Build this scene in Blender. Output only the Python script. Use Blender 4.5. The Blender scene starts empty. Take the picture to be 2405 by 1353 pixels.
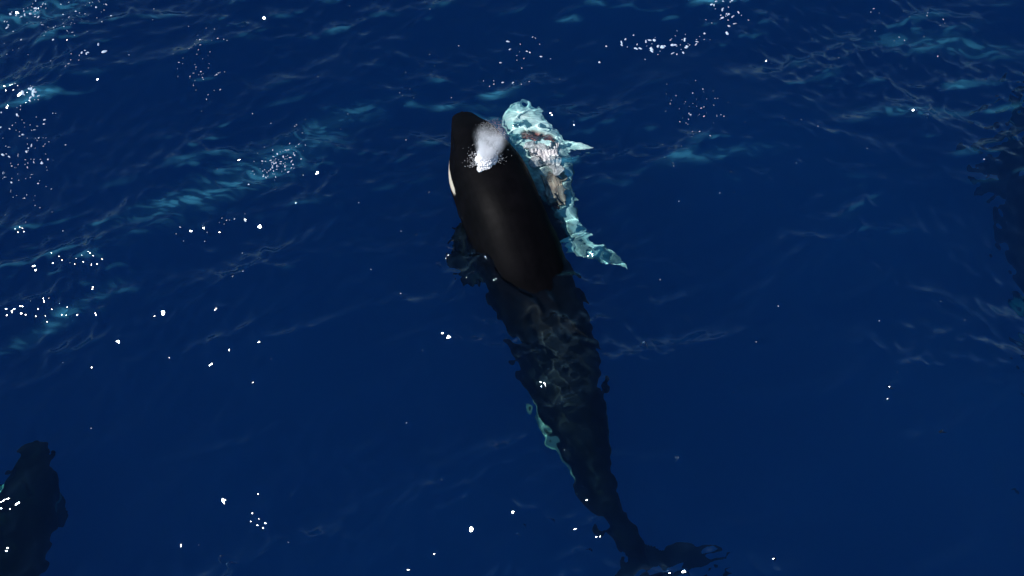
import bpy, bmesh, math
import numpy as np
from mathutils import Vector

S = bpy.context.scene
C = S.collection
R = math.radians

# ------------------------------------------------------------------ camera, sky, sun
PITCH, HFOV, DIST = 58.0, 50.0, 12.0
CAM = np.array([0.0, -DIST * math.cos(R(PITCH)), DIST * math.sin(R(PITCH))])
cam = bpy.data.objects.new('camera', bpy.data.cameras.new('camera'))
C.objects.link(cam)
cam.location = CAM
cam.rotation_euler = (R(90 - PITCH), 0, 0)
cam.data.angle = R(HFOV)
cam.data.clip_end = 20000
S.camera = cam

SUN_EL, SUN_AZ = 55.0, 198.0          # azimuth counted from +x: 180 is the left of the picture
sd = np.array([math.cos(R(SUN_EL)) * math.cos(R(SUN_AZ)), math.cos(R(SUN_EL)) * math.sin(R(SUN_AZ)), math.sin(R(SUN_EL))])
world = bpy.data.worlds.new('World')
S.world = world
world.use_nodes = True
wn = world.node_tree
sky = wn.nodes.new('ShaderNodeTexSky')
sky.sky_type = 'NISHITA'
sky.sun_disc = False
sky.dust_density = 0.0
sky.ozone_density = 6.0
sky.sun_elevation = R(SUN_EL)
sky.sun_rotation = R(90 - SUN_AZ)
wn.links.new(sky.outputs[0], wn.nodes['Background'].inputs[0])
wn.nodes['Background'].inputs[1].default_value = 0.066
sl = bpy.data.lights.new('sun', 'SUN')
sl.energy = 4.4
sl.angle = R(0.53)
sl.color = (1.0, 0.985, 0.97)
sl.cycles.is_caustics_light = True
sun = bpy.data.objects.new('sun', sl)
C.objects.link(sun)
sun.rotation_euler = Vector(sd).to_track_quat('Z', 'Y').to_euler()

S.view_settings.view_transform = 'Standard'
S.view_settings.look = 'None'
S.view_settings.exposure = 0.5
S.view_settings.gamma = 1.0
cy = S.cycles
cy.caustics_refractive = True
cy.caustics_reflective = True
cy.max_bounces = 12
cy.transmission_bounces = 8
cy.volume_bounces = 4
cy.glossy_bounces = 4
cy.diffuse_bounces = 3
cy.sample_clamp_indirect = 6.0
cy.use_denoising = True
cy.volume_step_rate = 1.0

# ------------------------------------------------------------------ photo pixel -> place
T = math.tan(R(HFOV / 2))
FWD = np.array([0, math.cos(R(PITCH)), -math.sin(R(PITCH))])
UP = np.array([0, math.sin(R(PITCH)), math.cos(R(PITCH))])
RT = np.array([1.0, 0, 0])

def at(px, py, z=0.0):
    """Point at height z seen at photo pixel (px, py); below 0 the sight line bends at the calm surface."""
    d = FWD + RT * (px - 1202.5) / 1202.5 * T - UP * (py - 676.5) / 1202.5 * T
    d = d / np.linalg.norm(d)
    if z >= 0:
        return CAM + d * ((z - CAM[2]) / d[2])
    p = CAM + d * (-CAM[2] / d[2])
    n = np.array([0, 0, 1.0])
    ci = -d @ n
    e = 1 / 1.33
    t = e * d + (e * ci - math.sqrt(1 - e * e * (1 - ci * ci))) * n
    return p + t * (z / t[2])

def proj(p):
    d = np.asarray(p) - CAM
    k = 1202.5 / T / (d @ FWD)
    return 1202.5 + (d @ RT) * k, 676.5 - (d @ UP) * k

# ------------------------------------------------------------------ helpers
rng = np.random.default_rng(11)

def smooth(a, b, x):
    t = np.clip((x - a) / (b - a), 0, 1)
    return t * t * (3 - 2 * t)

def obj(name, me, mat=None, parent=None):
    o = bpy.data.objects.new(name, me)
    C.objects.link(o)
    if mat:
        me.materials.append(mat)
    if parent:
        o.parent = parent
    return o

def tag(o, label=None, cat=None, group=None, kind=None):
    for k, v in (('label', label), ('category', cat), ('group', group), ('kind', kind)):
        if v:
            o[k] = v
    return o

def mesh(name, V, F, sm=True):
    me = bpy.data.meshes.new(name)
    me.from_pydata([tuple(map(float, v)) for v in V], [], F)
    if sm:
        me.polygons.foreach_set('use_smooth', [True] * len(me.polygons))
    me.update()
    return me

def grid_mesh(name, P, sm=True):
    """mesh from an (ny, nx, 3) array, quick even for large grids"""
    ny, nx = P.shape[:2]
    me = bpy.data.meshes.new(name)
    me.vertices.add(ny * nx)
    me.vertices.foreach_set('co', P.reshape(-1).astype(np.float32))
    i = np.arange((ny - 1) * (nx - 1))
    a = (i // (nx - 1)) * nx + i % (nx - 1)
    q = np.stack([a, a + 1, a + nx + 1, a + nx], -1)
    me.loops.add(q.size)
    me.loops.foreach_set('vertex_index', q.reshape(-1).astype(np.int32))
    me.polygons.add(len(q))
    me.polygons.foreach_set('loop_start', (np.arange(len(q)) * 4).astype(np.int32))
    me.polygons.foreach_set('use_smooth', np.full(len(q), sm))
    me.update()
    me.validate()
    return me

def set_attr(me, name, val):
    a = me.attributes.new(name, 'FLOAT', 'POINT')
    a.data.foreach_set('value', np.asarray(val, np.float32))

def wob(P, scale, seed, n=10):
    """smooth random function of position, about -1..1"""
    r = np.random.default_rng(seed)
    out = np.zeros(P.shape[:-1])
    for _ in range(n):
        k = r.normal(size=P.shape[-1])
        k *= (2 * math.pi / scale) * r.uniform(.6, 1.7) / np.linalg.norm(k)
        out += np.sin(P @ k + r.uniform(0, 6.28))
    return out / math.sqrt(n / 2) * .6

def spline(tk, K, t):
    """Catmull-Rom through knots K at parameters tk"""
    tk = np.asarray(tk, float)
    K = np.asarray(K, float)
    if K.ndim == 1:
        return spline(tk, K[:, None], t)[:, 0]
    m = np.gradient(K, tk, axis=0)
    i = np.clip(np.searchsorted(tk, t, side='right') - 1, 0, len(tk) - 2)
    h = (tk[i + 1] - tk[i])[:, None]
    u = ((t - tk[i]) / (tk[i + 1] - tk[i]))[:, None]
    return ((2 * u**3 - 3 * u**2 + 1) * K[i] + (u**3 - 2 * u**2 + u) * h * m[i]
            + (-2 * u**3 + 3 * u**2) * K[i + 1] + (u**3 - u**2) * h * m[i + 1])

class N:
    """small node-tree writer"""
    def __init__(self, name):
        self.m = bpy.data.materials.new(name)
        self.m.use_nodes = True
        self.t = self.m.node_tree
        self.t.nodes.clear()
        self.out = self.t.nodes.new('ShaderNodeOutputMaterial')
    def n(self, kind, ins=None, **kw):
        x = self.t.nodes.new('ShaderNode' + kind)
        for k, v in kw.items():
            setattr(x, k, v)
        for k, v in (ins or {}).items():
            if isinstance(v, bpy.types.NodeSocket):
                self.t.links.new(v, x.inputs[k])
            else:
                x.inputs[k].default_value = v
        return x
    def l(self, a, b):
        self.t.links.new(a, b)
    def noise(self, scale, detail=4, rough=.55, vec=None):
        ins = {'Scale': scale, 'Detail': detail, 'Roughness': rough}
        tc = self.n('TexCoord')
        ins['Vector'] = vec or tc.outputs['Object']
        return self.n('TexNoise', ins).outputs['Fac']
    def ramp(self, fac, stops):
        r = self.n('ValToRGB', {'Fac': fac})
        e = r.color_ramp.elements
        while len(e) < len(stops):
            e.new(.5)
        for i, (p, c) in enumerate(stops):
            e[i].position = p
            e[i].color = (*c, 1)
        return r.outputs['Color']
    def mix(self, fac, a, b):
        x = self.n('Mix', data_type='RGBA')
        for i, v in ((0, fac), (6, a), (7, b)):
            if isinstance(v, bpy.types.NodeSocket):
                self.t.links.new(v, x.inputs[i])
            else:
                x.inputs[i].default_value = v if i == 0 else (*v, 1)
        return x.outputs[2]
    def attr(self, name):
        return self.n('Attribute', attribute_name=name).outputs['Fac']

# ------------------------------------------------------------------ the sea
def axis(lo, hi, step, far):
    a = list(np.arange(lo, hi + step / 2, step))
    s, x = step, a[-1]
    right = []
    while x < far:
        s *= 1.28
        x += s
        right.append(x)
    s, x = step, lo
    left = []
    while x > -far:
        s *= 1.28
        x -= s
        left.append(x)
    return np.array(left[::-1] + a + right)

STEP = 0.017
GX = axis(-8.4, 8.4, STEP, 4000)
GY = axis(-4.2, 8.0, STEP, 4000)
WX, WY = np.meshgrid(GX, GY)
cell = np.maximum(np.gradient(GX)[None, :], np.gradient(GY)[:, None])

def gauss(px, py, rx, ry, ang=0):
    """soft spot on the water round photo pixel (px, py), radii in photo pixels"""
    c = at(px, py)
    ax = np.linalg.norm(at(px + 10, py) - c) / 10 * rx
    ay = np.linalg.norm(at(px, py + 10) - c) / 10 * ry
    dx, dy = WX - c[0], WY - c[1]
    ca, sa = math.cos(R(ang)), math.sin(R(ang))
    return np.exp(-(((dx * ca + dy * sa) / ax)**2 + ((-dx * sa + dy * ca) / ay)**2))

# how choppy the water is from place to place
PXY = np.stack([WX, WY], -1)
chop = 0.97 - 0.10 * smooth(0.3, 2.8, WY) - 0.05 * smooth(-2.0, -4.5, WX)
chop *= 1 + .35 * wob(PXY, 3.2, 5)
for g in ((560, 400, 330, 130, 28), (100, 120, 260, 140, 20), (2230, 220, 260, 160, -10), (1660, 380, 240, 60, 5), (130, 740, 170, 110, 30)):
    chop += .40 * gauss(*g)
for g in ((1750, 900, 500, 320, 0), (700, 1000, 500, 250, 0), (90, 690, 220, 90, 0), (560, 850, 160, 80, 0), (60, 1200, 160, 160, 0), (1180, 1290, 330, 90, 0)):
    chop *= 1 - .25 * gauss(*g)
chop += 1.3 * gauss(1250, 280, 100, 85) + .9 * gauss(1400, 580, 110, 60) + .78 * gauss(1290, 860, 200, 330, 15)

wr = np.random.default_rng(29)
DX = np.zeros_like(WX)
DY = np.zeros_like(WX)
DZ = np.zeros_like(WX)
def waves(n, l0, l1, slope, mean, spread, q, mod):
    global DX, DY, DZ
    for _ in range(n):
        lam = math.exp(wr.uniform(math.log(l0), math.log(l1)))
        a = R(wr.normal(mean, spread))
        k = 2 * math.pi / lam
        A = slope * math.sqrt(2 / n) / k
        damp = smooth(2.2, 5, lam / cell)
        ph = k * (WX * math.cos(a) + WY * math.sin(a)) + wr.uniform(0, 6.28)
        f = damp * mod * A
        DZ += f * np.sin(ph)
        DX += q * f * math.cos(a) * np.cos(ph)
        DY += q * f * math.sin(a) * np.cos(ph)
waves(10, 2.5, 7.0, .075, 105, 35, .8, 1)
waves(26, .75, 2.2, .085, 100, 40, 1.0, .55 + .45 * chop)
waves(50, .30, .90, .135, 98, 34, .7, chop)
DZM = DZ.copy()
waves(60, .14, .30, .155, 95, 60, .5, chop**1.5)
waves(40, .075, .14, .07, 95, 70, .4, chop**1.5)

# steep wavelets added for their glints, tilted to mirror the sun to the camera
def glint_wavelet(px, py, size, lean=1.0):
    c = at(px, py)
    h = sd + (CAM - c) / np.linalg.norm(CAM - c)
    tx, ty = -h[0] / h[2] * lean, -h[1] / h[2] * lean
    w = size / 205
    i0, i1 = np.searchsorted(GX, (c[0] - 4 * w, c[0] + 4 * w))
    j0, j1 = np.searchsorted(GY, (c[1] - 4 * w, c[1] + 4 * w))
    sl_ = np.s_[j0:j1, i0:i1]
    x, y = WX[sl_] - c[0], WY[sl_] - c[1]
    jc, ic = np.searchsorted(GY, c[1]), np.searchsorted(GX, c[0])
    env = np.exp(-((x**2 + (y * 1.3)**2) / w**2)**3)
    rip = .0075 * w * wob(np.stack([x, y], -1), w * .8, int(px * 7 + py), 6)
    DZ[sl_] = DZ[sl_] * (1 - env) + (DZ[jc, ic] + tx * x + ty * y + rip) * env
    DX[sl_] *= 1 - env
    DY[sl_] *= 1 - env
for px, py, size in ((450, 548, 10), (480, 540, 9), (515, 545, 9), (575, 515, 9), (610, 530, 12), (385, 738, 12), (365, 745, 7), (280, 806, 10), (550, 661, 8), (1050, 795, 13), (1040, 788, 8), (1000, 798, 6),
                     (2085, 915, 9), (2140, 268, 11), (1800, 141, 9), (1108, 1250, 12), (1230, 1236, 6), (1215, 1260, 6), (960, 1343, 10), (1020, 1306, 9), (968, 1296, 7), (1385, 1294, 7), (1298, 1222, 6),
                     (1815, 1310, 10), (1795, 1318, 8), (1605, 1346, 11), (1570, 1350, 9), (520, 1310, 8), (540, 1328, 7), (1590, 1073, 6), (1512, 803, 6), (155, 742, 7), (620, 45, 10), (580, 60, 8),
                     (2200, 1024, 5), (1210, 183, 7), (1125, 185, 6), (40, 30, 12), (90, 20, 9), (10, 1280, 8), (2175, 275, 6), (660, 462, 5), (1025, 125, 7)):
    glint_wavelet(px, py, size * 1.3)

WP = np.stack([WX + DX, WY + DY, DZ], -1)

def sea(x, y):
    """a point of the surface and its slopes near x, y"""
    j = int(np.clip(np.searchsorted(GY, y), 1, len(GY) - 2))
    i = int(np.clip(np.searchsorted(GX, x), 1, len(GX) - 2))
    p = WP[j, i]
    sx = (WP[j, i + 1, 2] - WP[j, i - 1, 2]) / (WP[j, i + 1, 0] - WP[j, i - 1, 0])
    sy = (WP[j + 1, i, 2] - WP[j - 1, i, 2]) / (WP[j + 1, i, 1] - WP[j - 1, i, 1])
    return p, sx, sy

m = N('sea_surface')
refr = m.n('BsdfRefraction', {'Color': (1, 1, 1, 1), 'Roughness': 0.0, 'IOR': 1.333})
glos = m.n('BsdfGlossy', {'Color': (.74, .92, 1, 1), 'Roughness': 0.088}, distribution='BECKMANN')
aer = m.attr('crest_glow_air')
glow_air_bsdf = m.n('BsdfDiffuse', {'Color': (.05, .28, .42, 1)})  # crest light given as a diffuse teal, shared with the bubbly bands
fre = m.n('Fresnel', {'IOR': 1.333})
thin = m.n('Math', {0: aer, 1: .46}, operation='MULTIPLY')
below = m.n('MixShader', {0: thin.outputs[0], 1: refr.outputs[0], 2: glow_air_bsdf.outputs[0]})
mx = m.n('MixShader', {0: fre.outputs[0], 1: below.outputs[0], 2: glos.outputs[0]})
m.l(mx.outputs[0], m.out.inputs['Surface'])
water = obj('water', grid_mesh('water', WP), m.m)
water.cycles.is_caustics_caster = True
# teal light in the wave crests, painted into the colour together with bubbly water
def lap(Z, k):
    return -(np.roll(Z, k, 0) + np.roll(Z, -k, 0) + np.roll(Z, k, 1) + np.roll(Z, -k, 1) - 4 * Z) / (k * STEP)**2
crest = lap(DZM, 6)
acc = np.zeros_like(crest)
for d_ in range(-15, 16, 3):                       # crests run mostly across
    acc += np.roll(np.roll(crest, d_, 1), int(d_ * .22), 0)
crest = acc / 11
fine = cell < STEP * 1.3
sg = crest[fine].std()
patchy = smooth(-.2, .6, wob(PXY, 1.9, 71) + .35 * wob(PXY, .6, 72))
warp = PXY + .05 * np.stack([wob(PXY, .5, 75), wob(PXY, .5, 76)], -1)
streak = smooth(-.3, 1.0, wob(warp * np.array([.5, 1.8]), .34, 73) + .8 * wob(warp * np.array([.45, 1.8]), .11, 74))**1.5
glow_air_v = smooth(.8 * sg, 3.2 * sg, crest) * patchy * smooth(.6, 2.6, WY + .5 * smooth(-2, -5, WX)) * .9 * (.35 + .65 * streak)
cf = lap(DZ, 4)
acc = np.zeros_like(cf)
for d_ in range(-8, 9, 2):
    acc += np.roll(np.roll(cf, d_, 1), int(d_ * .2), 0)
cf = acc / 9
glow_air_v = np.maximum(glow_air_v, .36 * (1 - gauss(1330, 400, 260, 220)) * smooth(1.0 * cf[fine].std(), 3.4 * cf[fine].std(), cf) * smooth(-.35, .5, wob(PXY, 2.4, 91)) * smooth(.2, 2.2, WY + 1.4 * smooth(-1, -4, WX) + .5 * smooth(2, 5, WX)))
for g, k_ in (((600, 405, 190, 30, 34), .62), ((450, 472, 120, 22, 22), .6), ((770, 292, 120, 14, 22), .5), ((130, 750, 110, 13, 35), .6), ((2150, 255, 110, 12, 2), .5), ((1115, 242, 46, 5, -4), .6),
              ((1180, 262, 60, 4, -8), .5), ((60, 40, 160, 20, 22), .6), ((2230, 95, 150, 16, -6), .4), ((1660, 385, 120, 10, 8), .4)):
    glow_air_v = np.maximum(glow_air_v, k_ * gauss(*g) * (.12 + .88 * streak))
set_attr(water.data, 'crest_glow_air', np.where(fine, glow_air_v, 0).reshape(-1))
tag(water, kind='structure')

# the water itself: clear blue sea that swallows red and scatters blue, closed down to 70 m
jj = np.unique(np.concatenate([np.arange(0, len(GY), 2), [len(GY) - 1]]))
ii = np.unique(np.concatenate([np.arange(0, len(GX), 2), [len(GX) - 1]]))
top = DZ.copy()
for ax_ in (0, 1):
    top = np.maximum(top, np.maximum(np.roll(top, 1, ax_), np.roll(top, -1, ax_)))
P2 = np.stack([WP[..., 0], WP[..., 1], top + .003], -1)[np.ix_(jj, ii)]
ny, nx = P2.shape[:2]
body = grid_mesh('water_body', P2, False)
bm = bmesh.new()
bm.from_mesh(body)
bm.verts.ensure_lookup_table()
rim = ([j * nx for j in range(ny)], [j * nx + nx - 1 for j in range(ny)], list(range(nx)), [(ny - 1) * nx + i for i in range(nx)])
e = GX[0], GX[-1], GY[0], GY[-1]
c4 = [bm.verts.new((x, y, -70)) for x, y in ((e[0], e[2]), (e[1], e[2]), (e[1], e[3]), (e[0], e[3]))]
v = bm.verts
v.ensure_lookup_table()
bm.faces.new([c4[3], c4[2], c4[1], c4[0]])
bm.faces.new([c4[0], c4[1]] + [v[i] for i in rim[2][::-1]])
bm.faces.new([c4[1], c4[2]] + [v[i] for i in rim[1][::-1]])
bm.faces.new([c4[2], c4[3]] + [v[i] for i in rim[3]])
bm.faces.new([c4[3], c4[0]] + [v[i] for i in rim[0]])
bm.to_mesh(body)
bm.free()
m = N('sea_volume')
ab = m.n('VolumeAbsorption', {'Color': (0, .958, .9905, 1), 'Density': 2.0})
sc = m.n('VolumeScatter', {'Color': (.16, .45, 1, 1), 'Density': .125, 'Anisotropy': -.5})
ad = m.n('AddShader', {0: ab.outputs[0], 1: sc.outputs[0]})
m.l(ad.outputs[0], m.out.inputs['Volume'])
wb = tag(obj('water_body', body, m.m), kind='structure')

# ------------------------------------------------------------------ animals: lofted bodies and fins, fused into one skin
def loft(centers, rights, ups, hw, hh, ex=1.0, nseg=40):
    V, F = [], []
    th = np.linspace(0, 2 * math.pi, nseg, endpoint=False)
    ct, st = np.cos(th), np.sin(th)
    cx, cz = np.sign(ct) * np.abs(ct)**ex, np.sign(st) * np.abs(st)**ex
    for c, r, u, w, h in zip(centers, rights, ups, hw, hh):
        for a, b in zip(cx, cz):
            V.append(c + r * a * w + u * b * h)
    n = len(centers)
    for i in range(n - 1):
        for k in range(nseg):
            k2 = (k + 1) % nseg
            F.append((i * nseg + k, i * nseg + k2, (i + 1) * nseg + k2, (i + 1) * nseg + k))
    F.append(tuple(range(nseg - 1, -1, -1)))
    F.append(tuple((n - 1) * nseg + k for k in range(nseg)))
    return V, F

def fin(root, span, chord, normal, LE, TE, thick, bend=0.0, nv=18):
    """LE / TE: lists of (span, chord) for the leading and trailing edge; a lens section between them"""
    V, F = [], []
    sv = np.linspace(0, 1, nv)
    le = spline(np.linspace(0, 1, len(LE)), np.array(LE), sv)
    te = spline(np.linspace(0, 1, len(TE)), np.array(TE), sv)
    q = np.linspace(0, 1, 9)
    prof = np.sqrt(np.clip(q, 0, 1)) * (1 - q) * 1.9
    for j in range(nv):
        t = thick * (1 - .72 * sv[j])
        row = []
        for side in (1, -1):
            qs = range(9) if side == 1 else range(7, 0, -1)
            for k in qs:
                p2 = le[j] * (1 - q[k]) + te[j] * q[k]
                row.append(root + span * p2[0] + chord * p2[1] + normal * (side * (prof[k] * t + t * .12) + bend * p2[0]**2))
        V += row
    w = 16
    for j in range(nv - 1):
        for k in range(w):
            k2 = (k + 1) % w
            F.append((j * w + k, j * w + k2, (j + 1) * w + k2, (j + 1) * w + k))
    F.append(tuple(range(w - 1, -1, -1)))
    F.append(tuple((nv - 1) * w + k for k in range(w)))
    return V, F

def fuse(name, shells, voxel, iters):
    V, F = [], []
    for v, f in shells:
        b = len(V)
        V += list(v)
        F += [tuple(b + i for i in x) for x in f]
    me = mesh(name, V, F)
    bm = bmesh.new()
    bm.from_mesh(me)
    bmesh.ops.triangulate(bm, faces=[f for f in bm.faces if len(f.verts) > 4])
    # every shell faces outwards
    bmesh.ops.recalc_face_normals(bm, faces=bm.faces)
    bm.to_mesh(me)
    bm.free()
    o = obj(name, me)
    r = o.modifiers.new('r', 'REMESH')
    r.mode = 'VOXEL'
    r.voxel_size = voxel
    s = o.modifiers.new('s', 'SMOOTH')
    s.iterations = iters
    s.factor = .5
    dg = bpy.context.evaluated_depsgraph_get()
    new = bpy.data.meshes.new_from_object(o.evaluated_get(dg))
    o.modifiers.clear()
    o.data = new
    new.name = name
    bpy.data.meshes.remove(me)
    new.polygons.foreach_set('use_smooth', [True] * len(new.polygons))
    return o

def coords(me):
    a = np.empty(len(me.vertices) * 3, np.float32)
    me.vertices.foreach_get('co', a)
    return a.reshape(-1, 3).astype(float)

def frames(P, roll=None):
    t = np.gradient(P, axis=0)
    t /= np.linalg.norm(t, axis=1)[:, None]
    f = -t
    r = np.cross(f, np.array([0, 0, 1.0]))
    r /= np.linalg.norm(r, axis=1)[:, None]
    u = np.cross(r, f)
    if roll is not None:
        ca, sa = np.cos(roll)[:, None], np.sin(roll)[:, None]
        r, u = r * ca + u * sa, u * ca - r * sa
    return f, r, u

class Spine:
    def __init__(self, knots, width, height, n=160, roll=0.0):
        """knots: points nose to tail; width / height: half sizes at the knots"""
        K = np.array(knots)
        d = np.concatenate([[0], np.cumsum(np.linalg.norm(np.diff(K, axis=0), axis=1))])
        self.len = d[-1]
        d /= d[-1]
        self.s = (np.linspace(0, 1, n)**1.25)
        self.s = np.unique(np.concatenate([self.s, np.linspace(0, .02, 8)]))
        self.P = spline(d, K, self.s)
        self.w = np.maximum(spline(d, np.array(width), self.s), .004)
        self.h = np.maximum(spline(d, np.array(height), self.s), .004)
        self.f, self.r, self.u = frames(self.P, np.full(len(self.s), R(roll)))
    def at(self, s):
        i = int(np.argmin(np.abs(self.s - s)))
        return self.P[i], self.f[i], self.r[i], self.u[i], self.w[i], self.h[i]
    def locate(self, X):
        """s along the body, angle round it (90 degrees is the back), for points X"""
        best = np.full(len(X), 1e9)
        idx = np.zeros(len(X), int)
        for i in range(0, len(self.s)):
            dd = ((X - self.P[i])**2).sum(1)
            k = dd < best
            best[k] = dd[k]
            idx[k] = i
        dv = X - self.P[idx]
        a = (dv * self.r[idx]).sum(1) / self.w[idx]
        b = (dv * self.u[idx]).sum(1) / self.h[idx]
        return self.s[idx], np.degrees(np.arctan2(b, a)), a, b

# skin
m = N('orca_skin')
wh = m.attr('white')
sd_ = m.attr('saddle_lip_sheen')
nz = m.noise(5.0, 6, .6)
dark = m.ramp(nz, [(.3, (.0007, .0007, .0011)), (.7, (.0022, .0020, .0028))])
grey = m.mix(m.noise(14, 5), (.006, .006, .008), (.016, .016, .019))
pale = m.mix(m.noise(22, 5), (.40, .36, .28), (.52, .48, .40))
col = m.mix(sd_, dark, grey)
col = m.mix(wh, col, pale)
rough = m.ramp(m.noise(9, 5), [(.3, (.50,) * 3), (.7, (.56,) * 3)])
bump = m.n('Bump', {'Strength': .05, 'Distance': .02, 'Height': m.noise(28, 5, .6)})
bs = m.n('BsdfPrincipled', {'Base Color': col, 'Roughness': rough, 'Normal': bump.outputs[0], 'IOR': 1.4})
bs.inputs['Specular IOR Level'].default_value = .055
m.l(bs.outputs[0], m.out.inputs['Surface'])
ORCA_SKIN = m.m

def orca(name, knots, w, h, label, dorsal_lean=0.0, dorsal_h=.75, fl=(55, 35), roll=0.0, flukes=True, fluke_yaw=0.0, seed=1, dorsal_s=.46, eye_s=.16, fl_s=.25, flank_ap=112):
    sp = Spine(knots, w, h, roll=roll)
    L = sp.len
    shells = [loft(sp.P, sp.r, sp.u, sp.w, sp.h, .94)]
    # dorsal fin
    p, f, r, u, ww, hh = sp.at(dorsal_s)
    up = u * math.cos(R(dorsal_lean)) + r * math.sin(R(dorsal_lean))
    up = up / np.linalg.norm(up)
    nr = np.cross(f, up)
    H = dorsal_h
    cb = .62
    shells.append(fin(p + u * hh * .8, up, -f, nr, [(0, -.42 * cb), (.36 * H, -.12 * cb), (.75 * H, .20 * cb), (H, .52 * cb)], [(0, .46 * cb), (.30 * H, .36 * cb), (.7 * H, .46 * cb), (.985 * H, .60 * cb)], .045))
    # flippers: broad paddles
    p, f, r, u, ww, hh = sp.at(fl_s)
    for s_, sw in ((-1, fl[0]), (1, fl[1])):
        sp_dir = r * s_ * math.cos(R(28)) - u * math.sin(R(28))
        sp_dir = sp_dir / np.linalg.norm(sp_dir)
        a = R(sw)
        d1 = sp_dir * math.cos(a) - f * math.sin(a)
        ch = -f * math.cos(a) - sp_dir * math.sin(a)
        nn = np.cross(d1, ch)
        k = L / 7.2
        shells.append(fin(p + r * s_ * ww * .72 - u * hh * .45, d1, ch, nn,
                          [(0, -.22 * k), (.35 * k, -.30 * k), (.72 * k, -.20 * k), (.92 * k, .06 * k)],
                          [(0, .26 * k), (.35 * k, .34 * k), (.70 * k, .33 * k), (.93 * k, .14 * k)], .05))
    # flukes
    if flukes:
        p, f, r, u, ww, hh = sp.at(.975)
        k = L / 6.2
        for s_ in (-1, 1):
            shells.append(fin(p - r * s_ * .05, r * s_, -f, u * 1.0,
                              [(0, -.28 * k), (.25 * k, -.06 * k), (.55 * k, .16 * k), (.86 * k, .46 * k)],
                              [(0, .30 * k), (.22 * k, .36 * k), (.52 * k, .40 * k), (.88 * k, .54 * k)], .045, bend=-.05))
    o = fuse(name, shells, .02, 5)
    me = o.data
    X = coords(me)
    s, ph, a, b = sp.locate(X)
    ap = np.abs(((ph - 90 + 180) % 360) - 180)       # 0 on the back, 90 on the flank, 180 on the belly
    n1 = wob(X, .5, seed)
    core = (a * a + b * b) < 1.5
    ex = ((s - eye_s) / .042)
    ey = (ap - 82 + ex * 6) / 9.0
    eye = 1 - smooth(.85, 1.1, ex * ex + ey * ey)
    jaw = smooth(98, 106, ap + n1 * 3) * (1 - smooth(.14, .2, s))
    belly = smooth(138, 146, ap + n1 * 4) * (1 - smooth(.7, .74, s))
    fx = (s - .70) / .10
    fy = (ap - flank_ap - fx * -14) / 24
    flank = 1 - smooth(.8, 1.1, fx * fx + fy * fy + n1 * .1)
    wv = np.maximum.reduce([eye, jaw, belly, flank]) * core
    set_attr(me, 'white', wv)
    sx = (s - dorsal_s - .105) / .09
    sad = (1 - smooth(.5, 1.15, sx * sx + ((ap - 6) / 44)**2 + n1 * .2)) * core
    lips = (1 - smooth(.015, .035, s)) * smooth(35, 60, ap) * 1.0  # highlight on the lips, put into the skin colour as a paler grey
    set_attr(me, 'saddle_lip_sheen', np.maximum(sad, lips))
    # mouth line: a shallow groove along the jaw
    nrm = np.empty(len(X) * 3, np.float32)
    me.vertices.foreach_get('normal', nrm)
    nrm = nrm.reshape(-1, 3)
    g = np.exp(-((ap - 92 - s * 120) / 4.0)**2) * (1 - smooth(.09, .12, s)) * smooth(.0, .012, s)
    # blowhole dimple
    bh = np.exp(-(((s - eye_s) / .007)**2 + ((ap) / 9)**2))
    # the melon stands proud of the lips round it
    mel = (1 - smooth(52, 66, ap + s * 60)) * smooth(.012, .03, s) * (1 - smooth(.08, .14, s))
    X2 = X - nrm * (g * .016 + bh * .03 - mel * .04)[:, None]
    me.vertices.foreach_set('co', X2.reshape(-1).astype(np.float32))
    me.update()
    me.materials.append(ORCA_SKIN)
    o.cycles.is_caustics_receiver = True
    tag(o, label, 'orca', 'orcas of the pod')
    return o, sp

def from_edges(rows):
    """rows: (left px, right px, py, z, height ratio): centres and half widths of a body seen from above"""
    K, Wd = [], []
    for l, r_, y, z, q in rows:
        a, b = at(l, y, z), at(r_, y, z)
        K.append((a + b) / 2)
        Wd.append(np.linalg.norm(b - a) / 2)
    K = np.array(K)
    t = np.gradient(K, axis=0)
    t /= np.linalg.norm(t, axis=1)[:, None]
    Wd = np.array(Wd) * np.abs(t[:, 1]) / np.hypot(t[:, 0], t[:, 1])
    return K, Wd, Wd * np.array([x[4] for x in rows])

rows = [(1082, 1090, 262, .04, .6), (1071, 1101, 272, .05, .62), (1056, 1136, 304, .09, .78), (1048, 1194, 352, .10, .9), (1046, 1236, 405, .07, .98),
        (1060, 1262, 455, .03, 1.02), (1078, 1286, 510, -.03, 1.05), (1102, 1332, 600, -.28, 1.04), (1143, 1368, 690, -.57, 1.04),
        (1188, 1400, 790, -.73, 1.06), (1230, 1422, 890, -.75, 1.08), (1268, 1430, 990, -.75, 1.15), (1326, 1438, 1085, -.76, 1.3),
        (1382, 1466, 1180, -.80, 1.5), (1440, 1496, 1262, -.98, 1.7), (1494, 1530, 1322, -1.12, 1.9), (1514, 1542, 1352, -1.2, .9)]
K, Wd, Hd = from_edges(rows)
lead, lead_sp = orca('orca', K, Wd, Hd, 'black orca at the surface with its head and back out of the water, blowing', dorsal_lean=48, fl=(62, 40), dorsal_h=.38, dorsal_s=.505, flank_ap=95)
print('orca length', lead_sp.len, 'max width', 2 * lead_sp.w.max())

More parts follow.
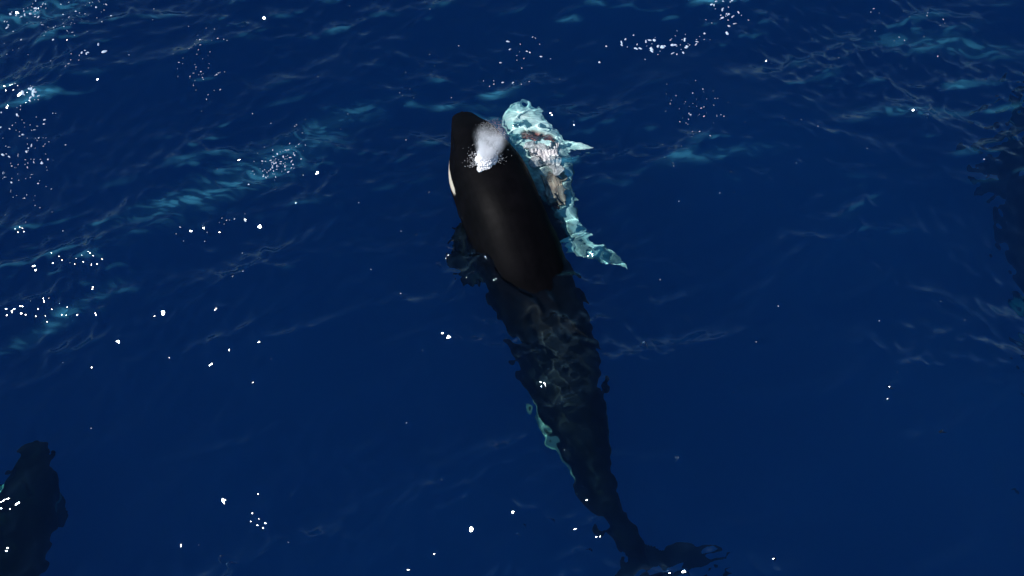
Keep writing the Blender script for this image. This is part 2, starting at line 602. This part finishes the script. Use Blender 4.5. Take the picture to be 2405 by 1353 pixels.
# the others swim wholly under water
rows2 = [(76, 92, 1040, -1.0, .8), (50, 112, 1070, -1.0, .9), (16, 126, 1120, -1.02, 1), (-18, 128, 1190, -1.05, 1), (-48, 120, 1270, -1.1, 1.05), (-86, 92, 1370, -1.18, 1.05),
         (-120, 64, 1480, -1.25, 1.05), (-150, 20, 1600, -1.3, 1.1), (-166, -40, 1720, -1.36, 1.3), (-170, -100, 1830, -1.4, 1.6), (-172, -140, 1900, -1.42, 1.6)]
K2, W2, H2 = from_edges(rows2)
orca('orca', K2, W2, H2, 'orca wholly under water, its dark head and flipper showing, no white patch in view', dorsal_h=.5, fl=(50, 42), fl_s=.15, seed=4, dorsal_lean=20, roll=-22)
rows3 = [(2452, 2470, 180, -1.7, .8), (2420, 2490, 225, -1.7, .9), (2378, 2530, 300, -1.72, 1), (2346, 2556, 400, -1.75, 1), (2342, 2572, 500, -1.8, 1.05), (2360, 2586, 600, -1.85, 1.05),
         (2392, 2600, 720, -1.9, 1.05), (2430, 2606, 840, -1.95, 1.15), (2480, 2600, 960, -2, 1.4), (2520, 2590, 1060, -2.05, 1.6), (2540, 2566, 1110, -2.1, 1.6)]
rows3 = [(l - 8, r_ - 8, y, z - .9, q) for l, r_, y, z, q in rows3]
K3, W3, H3 = from_edges(rows3)
orca('orca', K3, W3, H3, 'faint deep orca under water with pale teal patches on its flank', dorsal_h=.6, fl=(50, 45), seed=6, roll=-24, dorsal_lean=10, flank_ap=100)

# ------------------------------------------------------------------ the shark, belly up
m = N('shark_skin')
nz = m.noise(9, 7, .66)
pale = m.ramp(nz, [(.25, (.40, .56, .50)), (.42, (.72, .88, .80)), (.7, (.92, .98, .92))])
grey = m.ramp(nz, [(.3, (.16, .18, .18)), (.7, (.28, .28, .27))])
back = m.attr('back')
wound = m.attr('wound')
gut = m.ramp(m.noise(26, 4, .6), [(.35, (.035, .012, .012)), (.48, (.32, .045, .03)), (.62, (.45, .16, .11)), (.75, (.5, .42, .36))])
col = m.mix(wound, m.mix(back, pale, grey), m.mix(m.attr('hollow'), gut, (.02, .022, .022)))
bump = m.n('Bump', {'Strength': .35, 'Distance': .02, 'Height': m.noise(18, 6, .65)})
bs = m.n('BsdfPrincipled', {'Base Color': col, 'Roughness': .45, 'Normal': bump.outputs[0]})
m.l(bs.outputs[0], m.out.inputs['Surface'])
SHARK = m.m

def shark():
    rows = [(1205, 1222, 236, -.22, .5), (1188, 1248, 250, -.22, .55), (1178, 1272, 275, -.22, .6), (1180, 1290, 305, -.22, .65), (1196, 1318, 335, -.24, .7),
            (1212, 1334, 370, -.26, .72), (1232, 1342, 410, -.28, .75), (1258, 1342, 450, -.30, .78), (1290, 1346, 490, -.32, .85), (1316, 1354, 525, -.34, .9), (1334, 1368, 552, -.36, .9), (1352, 1374, 570, -.38, .8)]
    rows = [(l, r_ + 8, y, z - .06 - .16 * max(0, (330 - y) / 95), q) for l, r_, y, z, q in rows]
    K, Wd, Hd = from_edges(rows)
    sp = Spine(K, Wd, Hd, n=110)
    shells = [loft(sp.P, sp.r, sp.u, sp.w, sp.h, 1.0, 36)]
    # pectoral fin towards the open water, the other one under the orca
    p, f, r, u, ww, hh = sp.at(.34)
    tip = at(1396, 343, -.20)
    d1 = tip - p
    reach = np.linalg.norm(d1)
    d1 /= reach
    nn = np.cross(d1, -f)
    nn /= np.linalg.norm(nn)
    ch = np.cross(nn, d1)
    if ch @ f > 0:
        ch = -ch
    a = ww * .8
    shells.append(fin(p, d1, ch, nn, [(a * .5, -.15), (a * 1.1, -.11), (reach * .82, -.06), (reach, .0)], [(a * .5, .26), (a * 1.1, .20), (reach * .8, .07), (reach, .02)], .034))
    d2 = -r * .8 - u * .5 - f * .3
    d2 /= np.linalg.norm(d2)
    shells.append(fin(p - r * ww * .5, d2, -f, np.cross(d2, -f), [(0, -.13), (.15, -.08), (.3, .02), (.4, .12)], [(0, .14), (.15, .12), (.3, .14), (.41, .16)], .03))
    # pelvic fins
    p, f, r, u, ww, hh = sp.at(.70)
    for s_ in (-1, 1):
        d2 = r * s_ * .9 - f * .35
        d2 /= np.linalg.norm(d2)
        shells.append(fin(p + r * s_ * ww * .5 + u * hh * .2, d2, -f, np.cross(d2, -f), [(0, -.08), (.06, -.04), (.11, .01), (.15, .06)], [(0, .08), (.06, .09), (.11, .08), (.155, .085)], .022))
    # tail fin: long lobe to open water, short lobe under the orca
    root = at(1345, 560, -.37)
    for (qx, qy, qz), c0, c1 in (((1478, 622, -.46), .20, .07), ((1304, 566, -.36), .12, .06)):
        tip = at(qx, qy, qz)
        d1 = tip - root
        reach = np.linalg.norm(d1)
        d1 /= reach
        ch = np.array([d1[1], -d1[0], 0])
        if ch[1] > 0:
            ch = -ch
        ch /= np.linalg.norm(ch)
        nn = np.cross(d1, ch)
        shells.append(fin(root, d1, ch, nn, [(0, -c0 * .75), (reach * .35, -c0 * .62), (reach * .7, -c0 * .35), (reach, 0)], [(0, c0 * .85), (reach * .35, c0 * .62), (reach * .7, c0 * .25), (reach, .02)], .026))
    # dorsal fin hangs below
    p, f, r, u, ww, hh = sp.at(.45)
    shells.append(fin(p - u * hh * .7, -u, -f, r, [(0, -.14), (.1, -.05), (.2, .03), (.26, .12)], [(0, .13), (.1, .10), (.2, .12), (.265, .15)], .03))
    o = fuse('shark', shells, .011, 3)
    me = o.data
    X = coords(me)
    s, ph, a, b = sp.locate(X)
    ap = np.abs(((ph - 90 + 180) % 360) - 180)
    nrm = np.empty(len(X) * 3, np.float32)
    me.vertices.foreach_get('normal', nrm)
    nrm = nrm.reshape(-1, 3).astype(float)
    set_attr(me, 'back', np.maximum(smooth(100, 120, ap + 10 * wob(X, .3, 3)), .8 * smooth(.42, .6, s) * smooth(-.8, .4, wob(X, .22, 12))))
    # torn opening behind the jaws
    hole = np.zeros(len(X))
    up = smooth(.1, .6, nrm[:, 2])
    for px, py, rx, ry in ((1262, 316, 22, 17), (1236, 312, 14, 14), (1290, 322, 16, 13), (1300, 440, 22, 42)):
        c = at(px, py, -.1)
        k = np.linalg.norm(at(px + 10, py, -.1) - c) / 10
        d = ((X[:, 0] - c[0]) / (rx * k))**2 + ((X[:, 1] - c[1]) / (ry * k * 1.15))**2 + .35 * wob(X, .09, 8)
        hole = np.maximum(hole, (1 - smooth(.55, 1.1, d)) * up)
    set_attr(me, 'wound', hole)
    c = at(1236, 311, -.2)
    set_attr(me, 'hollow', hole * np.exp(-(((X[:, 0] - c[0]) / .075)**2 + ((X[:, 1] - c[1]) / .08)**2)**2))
    X2 = X - nrm * (hole * .055 + wob(X, .07, 21) * .006)[:, None]
    me.vertices.foreach_set('co', X2.reshape(-1).astype(np.float32))
    me.update()
    me.materials.append(SHARK)
    o.cycles.is_caustics_receiver = True
    tag(o, 'pale dead shark lying belly up with its belly torn open, pressed against the orca', 'shark')

    # silvery flap of belly skin folded back from the opening
    def sheet(name, quad, z, amp, mat, seed, nu=46, nv=40, thick=.010):
        U, Vv = np.meshgrid(np.linspace(0, 1, nu), np.linspace(0, 1, nv))
        q = np.array(quad, float)
        px = (q[0][0] * (1 - U) + q[1][0] * U) * (1 - Vv) + (q[3][0] * (1 - U) + q[2][0] * U) * Vv
        py = (q[0][1] * (1 - U) + q[1][1] * U) * (1 - Vv) + (q[3][1] * (1 - U) + q[2][1] * U) * Vv
        UV = np.stack([U, Vv], -1)
        px += 7 * wob(UV, .45, seed) * (.4 + .6 * np.abs(U - .5) * 2)
        py += 7 * wob(UV, .45, seed + 1)
        top = np.zeros((nv, nu, 3))
        rid = np.abs(wob(UV * np.array([1, .6]), .22, seed + 2)) - .5
        for j in range(nv):
            for i in range(nu):
                top[j, i] = at(px[j, i], py[j, i], z)
        edge = np.minimum(np.minimum(U, 1 - U), np.minimum(Vv, 1 - Vv))
        top[..., 2] += amp * rid + .035 * smooth(0, .3, edge) - .02
        bot = top.copy()
        bot[..., 2] -= thick
        V = np.concatenate([top.reshape(-1, 3), bot.reshape(-1, 3)])
        n = nu * nv
        F = []
        for j in range(nv - 1):
            for i in range(nu - 1):
                a = j * nu + i
                F.append((a, a + 1, a + nu + 1, a + nu))
                F.append((n + a + nu, n + a + nu + 1, n + a + 1, n + a))
        ring = list(range(nu)) + [j * nu + nu - 1 for j in range(1, nv)] + [(nv - 1) * nu + i for i in range(nu - 2, -1, -1)] + [j * nu for j in range(nv - 2, 0, -1)]
        for a, b in zip(ring, ring[1:] + ring[:1]):
            F.append((b, a, n + a, n + b))
        x = obj(name, mesh(name, V, F), mat, o)
        x.cycles.is_caustics_receiver = True
        return x
    fm = N('belly_lining')
    c = fm.ramp(fm.noise(30, 6, .65), [(.3, (.16, .15, .15)), (.5, (.5, .47, .47)), (.7, (.78, .74, .74))])
    bp = fm.n('Bump', {'Strength': .6, 'Distance': .015, 'Height': fm.noise(45, 6, .7)})
    b = fm.n('BsdfPrincipled', {'Base Color': c, 'Roughness': .3, 'Normal': bp.outputs[0]})
    fm.l(b.outputs[0], fm.out.inputs['Surface'])
    fl = sheet('belly_flap', [(1236, 334), (1312, 336), (1322, 402), (1250, 380)], -.055, .028, fm.m, 31)
    fl['label'] = 'silvery wrinkled flap of torn belly skin'
    lm = N('liver')
    c = lm.ramp(lm.noise(1.0, 5, .6, lm.n('Mapping', {'Vector': lm.n('TexCoord').outputs['Object'], 'Scale': (26, 7, 7), 'Rotation': (0, 0, .35)}).outputs[0]), [(.3, (.14, .11, .10)), (.5, (.36, .25, .19)), (.7, (.55, .44, .36))])
    b = lm.n('BsdfPrincipled', {'Base Color': c, 'Roughness': .35})
    lm.l(b.outputs[0], lm.out.inputs['Surface'])
    lv = sheet('liver', [(1262, 392), (1322, 402), (1326, 478), (1290, 470)], -.15, .012, lm.m, 41, thick=.03)
    lv['label'] = 'brown liver hanging from the opened belly'
    return o, sp
shark_o, shark_sp = shark()
print('shark length', shark_sp.len)

# ------------------------------------------------------------------ the blow: mist and drops over the blowhole
k = int(np.argmin([abs(proj(lead_sp.P[i] + lead_sp.u[i] * lead_sp.h[i])[1] - 380) for i in range(len(lead_sp.s))]))
print('blowhole s', lead_sp.s[k], proj(lead_sp.P[k] + lead_sp.u[k] * lead_sp.h[k]))
BASE = lead_sp.P[k] + lead_sp.u[k] * lead_sp.h[k] * .97 - lead_sp.r[k] * .07
br = np.random.default_rng(5)
oct_v = np.array([(1, 0, 0), (-1, 0, 0), (0, 1, 0), (0, -1, 0), (0, 0, 1), (0, 0, -1)], float)
oct_f = [(0, 2, 4), (2, 1, 4), (1, 3, 4), (3, 0, 4), (2, 0, 5), (1, 2, 5), (3, 1, 5), (0, 3, 5)]
V, F = [], []
axis_d = np.array([.20, .52, .84])
axis_d /= np.linalg.norm(axis_d)
for i in range(15000):
    an = br.uniform(0, 6.28)
    if i < 2600:                      # water thrown up round the blowhole
        lobe = .10 * (1 + .22 * math.sin(3 * an + 1) + .15 * math.sin(5 * an))
        rad = lobe * math.sqrt(br.random())
        t = abs(br.normal(0, .05)) + .03 * (1 - rad / .1)
        sz = br.uniform(.004, .013)
    elif i < 3000:                    # jets flung sideways
        rad = .08 + abs(br.normal(0, .07))
        an = br.choice([0.15, 2.6, 3.5]) + br.normal(0, .16)
        t = abs(br.normal(.05, .04))
        sz = br.uniform(.0012, .004)
    else:                             # fine drops carried up
        t = br.random()**1.3 * .42
        rad = (.05 + .30 * t) * math.sqrt(br.random()) * (1.3 if br.random() < .12 else 1)
        sz = br.uniform(.0007, .0022) * (1.25 - t)
    q = axis_d * t + np.array([math.cos(an) * rad, math.sin(an) * rad * .9, br.normal(0, .008)])
    b = len(V)
    qm, _ = np.linalg.qr(br.normal(size=(3, 3)))
    V += list(q + (oct_v * sz * np.array([1, 1, br.uniform(1, 2)])) @ qm)
    F += [tuple(b + k_ for k_ in x) for x in oct_f]
m = N('spray')
b = m.n('BsdfPrincipled', {'Base Color': (.88, .88, .90, 1), 'Roughness': .5})
m.l(b.outputs[0], m.out.inputs['Surface'])
SPRAY = m.m
blow = bpy.data.objects.new('blow_spray', None)
C.objects.link(blow)
blow.location = BASE
tag(blow, 'white misty blow bursting upwards from the blowhole of the surfacing orca', 'spray')
dr = obj('droplets', mesh('droplets', V, F), SPRAY, blow)
dr['kind'] = 'stuff'
# mist: fine vapour, thick at the blowhole and thinning outwards and upwards
sp_t = np.linspace(0, 1, 16)
cen = np.array([(0, 0, t * .66 - .03) for t in sp_t])
rx = .10 + .28 * sp_t
mv, mf = loft(cen, np.tile((1.0, 0, 0), (16, 1)), np.tile((0, 1.0, 0), (16, 1)), rx, rx, 1.0, 28)
m = N('mist')
tc = m.n('TexCoord')
no = m.noise(6.0, 5, .62)
dens = m.n('MapRange', {'Value': no, 'From Min': .42, 'From Max': .64, 'To Min': .02, 'To Max': 1.0})
sx_ = m.n('SeparateXYZ', {0: tc.outputs['Object']})
X_, Y_, Z_ = sx_.outputs
rr = m.n('VectorMath', {0: m.n('CombineXYZ', {0: X_, 1: Y_}).outputs[0]}, operation='LENGTH').outputs['Value']
lim = m.n('MapRange', {'Value': Z_, 'From Min': 0.0, 'From Max': .6, 'To Min': .09, 'To Max': .36}).outputs[0]
q = m.n('Math', {0: rr, 1: lim}, operation='DIVIDE').outputs[0]
edge = m.n('MapRange', {'Value': q, 'From Min': .15, 'From Max': 1.0, 'To Min': 1.0, 'To Max': 0.0}, interpolation_type='SMOOTHSTEP').outputs[0]
fall = m.n('MapRange', {'Value': Z_, 'From Min': 0.0, 'From Max': .40, 'To Min': 1.0, 'To Max': 0.0}).outputs[0]
fall = m.n('Math', {0: fall, 1: 1.6}, operation='POWER').outputs[0]
a = m.n('Math', {0: dens.outputs[0], 1: edge}, operation='MULTIPLY').outputs[0]
a = m.n('Math', {0: a, 1: fall}, operation='MULTIPLY').outputs[0]
a = m.n('Math', {0: a, 1: 135.0}, operation='MULTIPLY').outputs[0]
pv = m.n('VolumePrincipled', {'Color': (.95, .95, .97, 1), 'Density': a, 'Anisotropy': .2})
m.l(pv.outputs[0], m.out.inputs['Volume'])
mist = obj('mist', mesh('mist', mv, mf), m.m, blow)
mist['kind'] = 'stuff'
mist.rotation_euler = Vector(axis_d).to_track_quat('Z', 'Y').to_euler()

# ------------------------------------------------------------------ foam flecks floating on the sea
fr = np.random.default_rng(17)
V, F = [], []
def fleck(x, y, size):
    p, sx, sy = sea(x, y)
    k = 9
    ang = fr.uniform(0, 3.14)
    el = fr.uniform(.35, .9)
    b = len(V)
    prof = 1 + .28 * np.sin(np.arange(k) * 2 * math.pi / k * 2 + fr.uniform(0, 6)) + fr.normal(0, .10, k)
    for lv, rr in ((0.0, 1.0), (.55, .72)):
        for i in range(k):
            th = i * 2 * math.pi / k
            lx, ly = math.cos(th) * prof[i] * rr, math.sin(th) * prof[i] * rr * el
            dx = (lx * math.cos(ang) - ly * math.sin(ang)) * size
            dy = (lx * math.sin(ang) + ly * math.cos(ang)) * size
            V.append((p[0] + dx, p[1] + dy, p[2] + sx * dx + sy * dy + .002 + min(size * .45, .012) * lv))
    V.append((p[0], p[1], p[2] + .002 + min(size * .5, .014)))
    for i in range(k):
        i2 = (i + 1) % k
        F.append((b + i, b + i2, b + k + i2, b + k + i))
        F.append((b + k + i, b + k + i2, b + 2 * k))
clusters = [  # px, py, rx, ry, tilt, count, size range in photo px (radius)
    (60, 330, 70, 90, 0, 75, 1.2, 4.5), (70, 242, 45, 14, -10, 9, 4, 9), (190, 145, 60, 28, 30, 12, 2, 9), (480, 165, 55, 85, 0, 55, 1, 3.2),
    (1560, 100, 130, 20, 8, 46, 1.5, 6), (1545, 108, 90, 10, 0, 14, 4, 8), (1700, 40, 40, 28, 0, 30, 1.5, 6), (1600, 255, 80, 70, 0, 48, .9, 2.8), (1230, 115, 60, 35, 20, 16, 1.5, 5),
    (160, 50, 150, 40, 20, 60, 1, 4), (650, 380, 60, 30, 35, 90, .9, 3.6), (70, 30, 80, 18, 22, 40, 2, 6), (1190, 185, 50, 10, 0, 10, 2, 4), (40, 430, 60, 70, 0, 40, 1, 3),
    (500, 540, 90, 24, 20, 14, 1, 3), (1200, 300, 1200, 300, 0, 90, .8, 2.4), (1200, 900, 1200, 420, 0, 30, .8, 2.0), (2150, 60, 120, 50, 0, 16, 1, 3)]
for px, py, rx_, ry_, tl, n, s0, s1 in clusters:
    for _ in range(n):
        a_, b_ = fr.normal(0, .55, 2)
        ca, sa = math.cos(R(-tl)), math.sin(R(-tl))
        X_, Y_ = px + a_ * rx_ * ca - b_ * ry_ * sa, py + a_ * rx_ * sa + b_ * ry_ * ca
        if 1040 < X_ < 1500 and 225 < Y_ < 1353:
            continue
        q = at(X_, Y_)
        fleck(q[0], q[1], (s0 + (s1 - s0) * fr.random()**2.2) / 250)
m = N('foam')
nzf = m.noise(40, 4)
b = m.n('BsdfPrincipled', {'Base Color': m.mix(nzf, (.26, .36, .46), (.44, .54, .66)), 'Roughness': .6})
m.l(b.outputs[0], m.out.inputs['Surface'])
foam = obj('sea_foam', mesh('sea_foam', V, F), m.m)
tag(foam, 'small white flecks of foam scattered over the sea', 'foam', kind='stuff')
